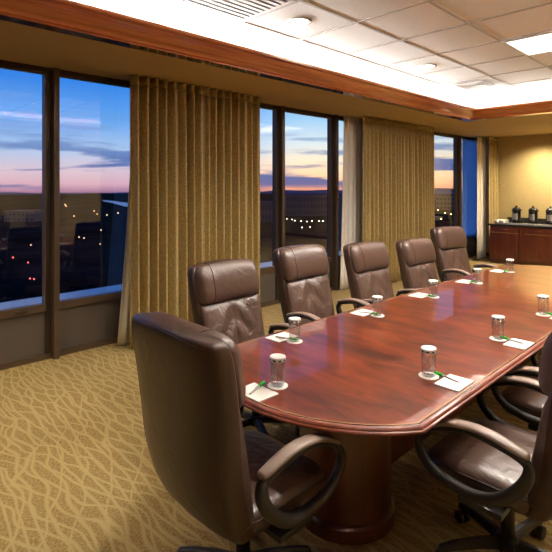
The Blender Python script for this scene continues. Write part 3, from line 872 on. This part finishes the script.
# street and car lights: small lamps standing on the land
def lamp_bm(r):
    bm = bmesh.new(); bmesh.ops.create_icosphere(bm, subdivisions=1, radius=r); return bm
amber = emit('amber street lamp', (1, .55, .22), 9); whitel = emit('white flood lamp', (1, .92, .8), 9); red = emit('red tail lamp', (1, .07, .05), 6)
def lights(nm, mt, pts, label, group, size):
    first = None
    for px, py in pts:
        p = gp(px, py, GZ + 6); d = math.hypot(p[0], p[1]); 
        if first is None: first = o = link(nm, lamp_bm(1.0), mt, loc=p)
        else:
            o = first.copy(); COL.objects.link(o); o.location = p
        s = size * d / F; o.scale = (s, s, s)
        tag(o, label, 'light', group)
lights('street_lamp', amber, [(65, 204.5), (66, 206), (79, 237), (84, 238), (30, 214), (31, 245), (101, 230), (97, 214), (94, 211), (107, 215), (118, 213), (100, 244), (74, 216)], 'small amber lamp glowing on the dark land outside the left windows', 'amber city lamps', .4)
lights('tail_lamp', red, [(13, 257.5), (28, 262.5), (30, 278.5), (34, 279), (120, 286)], 'red vehicle lamp on the dark road outside the left windows', 'red vehicle lamps', .6)
lights('parking_lamp', whitel, [(273, 198), (265, 210), (270, 210), (274, 210.5), (287, 219), (292, 219.5), (295, 220.5), (301, 221), (307, 221.5), (312, 221), (319, 221), (323, 221), (310, 227), (302, 227.5)], 'white lamp in the row of lights beyond the middle windows', 'white lamps outside the middle windows', .42)
lights('road_lamp', amber, [(437, 205), (438, 210), (441, 219), (445, 213), (451, 214)], 'orange lamp on the road seen through the narrow far pane', 'orange road lamps', .6)

bdark = mat('dusk building wall', (.06, .055, .06), .9); bwin = mat('dark building glass', (.03, .035, .06), .2)
def building(label, px0, px1, pytop, pybase, depth, colm, nwin, floors):
    a, b = Vector(gp(px0, pybase)), Vector(gp(px1, pybase)); w = (b - a).length; u = (b - a).normalized(); n = Vector((-u.y, u.x, 0))
    d = (a.xy.length + b.xy.length) / 2
    top = H - (pytop - Y0) * (F * (H - GZ) / (pybase - Y0)) / F
    hgt = top - GZ
    t = thing('office_building', label, 'building', tuple(a), math.atan2(u.y, u.x), 'buildings outside the windows')
    link('wall', BX(0, w, 0, depth, 0, hgt), colm, t)
    bm = bmesh.new()
    for f in range(floors):
        for k in range(nwin):
            x0 = w * (k + .2) / nwin; x1 = w * (k + .75) / nwin; z0 = hgt * (f + .25) / floors; z1 = hgt * (f + .75) / floors
            box(bm, x0, x1, -.3, -.01, z0, z1)
    link('window_band', bm, bwin, t)
    link('roof', BX(-1, w + 1, -1, depth + 1, hgt, hgt + 1.2), colm, t)
building('long dark office block outside the middle window', 286, 334, 196, 216, 40, bdark, 14, 3)
building('low dark block outside at the left of the middle windows', 258, 272, 203, 222, 30, bdark, 4, 2)
building('brown block seen through the narrow far window pane', 436, 458, 197, 210, 40, mat('brown dusk wall', (.22, .11, .06), .9), 6, 3)
building('low dark warehouse outside the first left window', 4, 34, 212, 222, 30, bdark, 7, 2)

# ---------------------------------------------------------------- sky
w = bpy.data.worlds.new('dusk sky'); sc.world = w; w.use_nodes = True; nt = w.node_tree; nt.nodes.clear()
out = nt.nodes.new('ShaderNodeOutputWorld'); bg = nt.nodes.new('ShaderNodeBackground'); nt.links.new(bg.outputs[0], out.inputs[0])
tc = nt.nodes.new('ShaderNodeTexCoord'); sep = nt.nodes.new('ShaderNodeSeparateXYZ'); nt.links.new(tc.outputs['Generated'], sep.inputs[0])
def math_(op, a, b=None, c=None):
    n = nt.nodes.new('ShaderNodeMath'); n.operation = op
    for i, v in enumerate((a, b, c)):
        if v is None: continue
        if isinstance(v, (int, float)): n.inputs[i].default_value = v
        else: nt.links.new(v, n.inputs[i])
    return n.outputs[0]
def ramp(fac, els):
    r = nt.nodes.new('ShaderNodeValToRGB'); e = r.color_ramp.elements
    e[0].position, e[0].color = els[0][0], (*els[0][1], 1); e[1].position, e[1].color = els[-1][0], (*els[-1][1], 1)
    for p, c in els[1:-1]:
        x = e.new(p); x.color = (*c, 1)
    nt.links.new(fac, r.inputs['Fac']); return r.outputs['Color']
def s2l(c): return tuple(((v / 255) / 12.92 if v / 255 < .04045 else ((v / 255 + .055) / 1.055) ** 2.4) for v in c)
z = math_('MULTIPLY_ADD', sep.outputs['Z'], 2.5, .1)      # z=-.04..0 -> 0..0.1 ; z=.25 -> .725
Z = lambda el: el * 2.5 + .1
cool = ramp(z, [(0, s2l((40, 42, 70))), (Z(-.018), s2l((60, 55, 85))), (Z(-.010), s2l((150, 110, 140))), (Z(.004), s2l((195, 155, 170))), (Z(.03), s2l((196, 176, 190))), (Z(.07), s2l((158, 182, 215))), (Z(.13), s2l((90, 150, 218))), (Z(.2), s2l((45, 120, 210))), (Z(.33), s2l((26, 70, 150)))])
hot = ramp(z, [(0, s2l((40, 42, 70))), (Z(-.02), s2l((120, 80, 80))), (Z(-.004), s2l((250, 165, 120))), (Z(.02), s2l((255, 205, 160))), (Z(.05), s2l((248, 225, 190))), (Z(.09), s2l((205, 220, 225))), (Z(.14), s2l((150, 195, 230))), (Z(.22), s2l((95, 150, 215))), (Z(.33), s2l((40, 90, 170)))])
# azimuth weight: 1 towards +Y (sunset side), 0 towards -X
azf = math_('DIVIDE', sep.outputs['Y'], math_('MAXIMUM', math_('MULTIPLY', sep.outputs['X'], -1), .05))
mr = nt.nodes.new('ShaderNodeMapRange'); mr.interpolation_type = 'SMOOTHSTEP'; mr.inputs['From Min'].default_value = .55; mr.inputs['From Max'].default_value = 1.15
nt.links.new(azf, mr.inputs['Value'])
mx = nt.nodes.new('ShaderNodeMix'); mx.data_type = 'RGBA'; nt.links.new(mr.outputs[0], mx.inputs['Factor']); nt.links.new(cool, mx.inputs['A']); nt.links.new(hot, mx.inputs['B'])
# clouds: long horizontal streaks
mp = nt.nodes.new('ShaderNodeMapping'); mp.inputs['Scale'].default_value = (3.2, 3.2, 34); mp.inputs['Location'].default_value = (1.3, .4, .2); nt.links.new(tc.outputs['Generated'], mp.inputs['Vector'])
cn = nt.nodes.new('ShaderNodeTexNoise'); cn.inputs['Scale'].default_value = 1; cn.inputs['Detail'].default_value = 6; cn.inputs['Roughness'].default_value = .52; cn.inputs['Distortion'].default_value = .3
nt.links.new(mp.outputs[0], cn.inputs['Vector'])
band = ramp(z, [(0, (0, 0, 0)), (Z(-.012), (.0, .0, .0)), (Z(.004), (.9, .9, .9)), (Z(.04), (1, 1, 1)), (Z(.085), (.75, .75, .75)), (Z(.13), (.25, .25, .25)), (Z(.2), (0, 0, 0))])
cm = nt.nodes.new('ShaderNodeMapRange'); cm.interpolation_type = 'SMOOTHSTEP'; cm.inputs['From Min'].default_value = .49; cm.inputs['From Max'].default_value = .60; nt.links.new(cn.outputs['Fac'], cm.inputs['Value'])
cf = math_('MULTIPLY', cm.outputs[0], band)
ccol = ramp(z, [(Z(-.01), s2l((70, 85, 140))), (Z(.05), s2l((70, 100, 160))), (Z(.12), s2l((105, 140, 190)))])
m2 = nt.nodes.new('ShaderNodeMix'); m2.data_type = 'RGBA'; nt.links.new(cf, m2.inputs['Factor']); nt.links.new(mx.outputs['Result'], m2.inputs['A']); nt.links.new(ccol, m2.inputs['B'])
nt.links.new(m2.outputs['Result'], bg.inputs['Color']); bg.inputs['Strength'].default_value = 1.1

# ---------------------------------------------------------------- view
sc.view_settings.view_transform = 'Standard'; sc.view_settings.look = 'None'
sc.view_settings.exposure = 0.42; sc.view_settings.gamma = 1; sc.view_settings.use_curve_mapping = False
sc.cycles.use_denoising = True
sc.cycles.max_bounces = 8; sc.cycles.diffuse_bounces = 4; sc.cycles.transparent_max_bounces = 16
sc.cycles.sample_clamp_indirect = 6; sc.cycles.caustics_reflective = False; sc.cycles.caustics_refractive = False
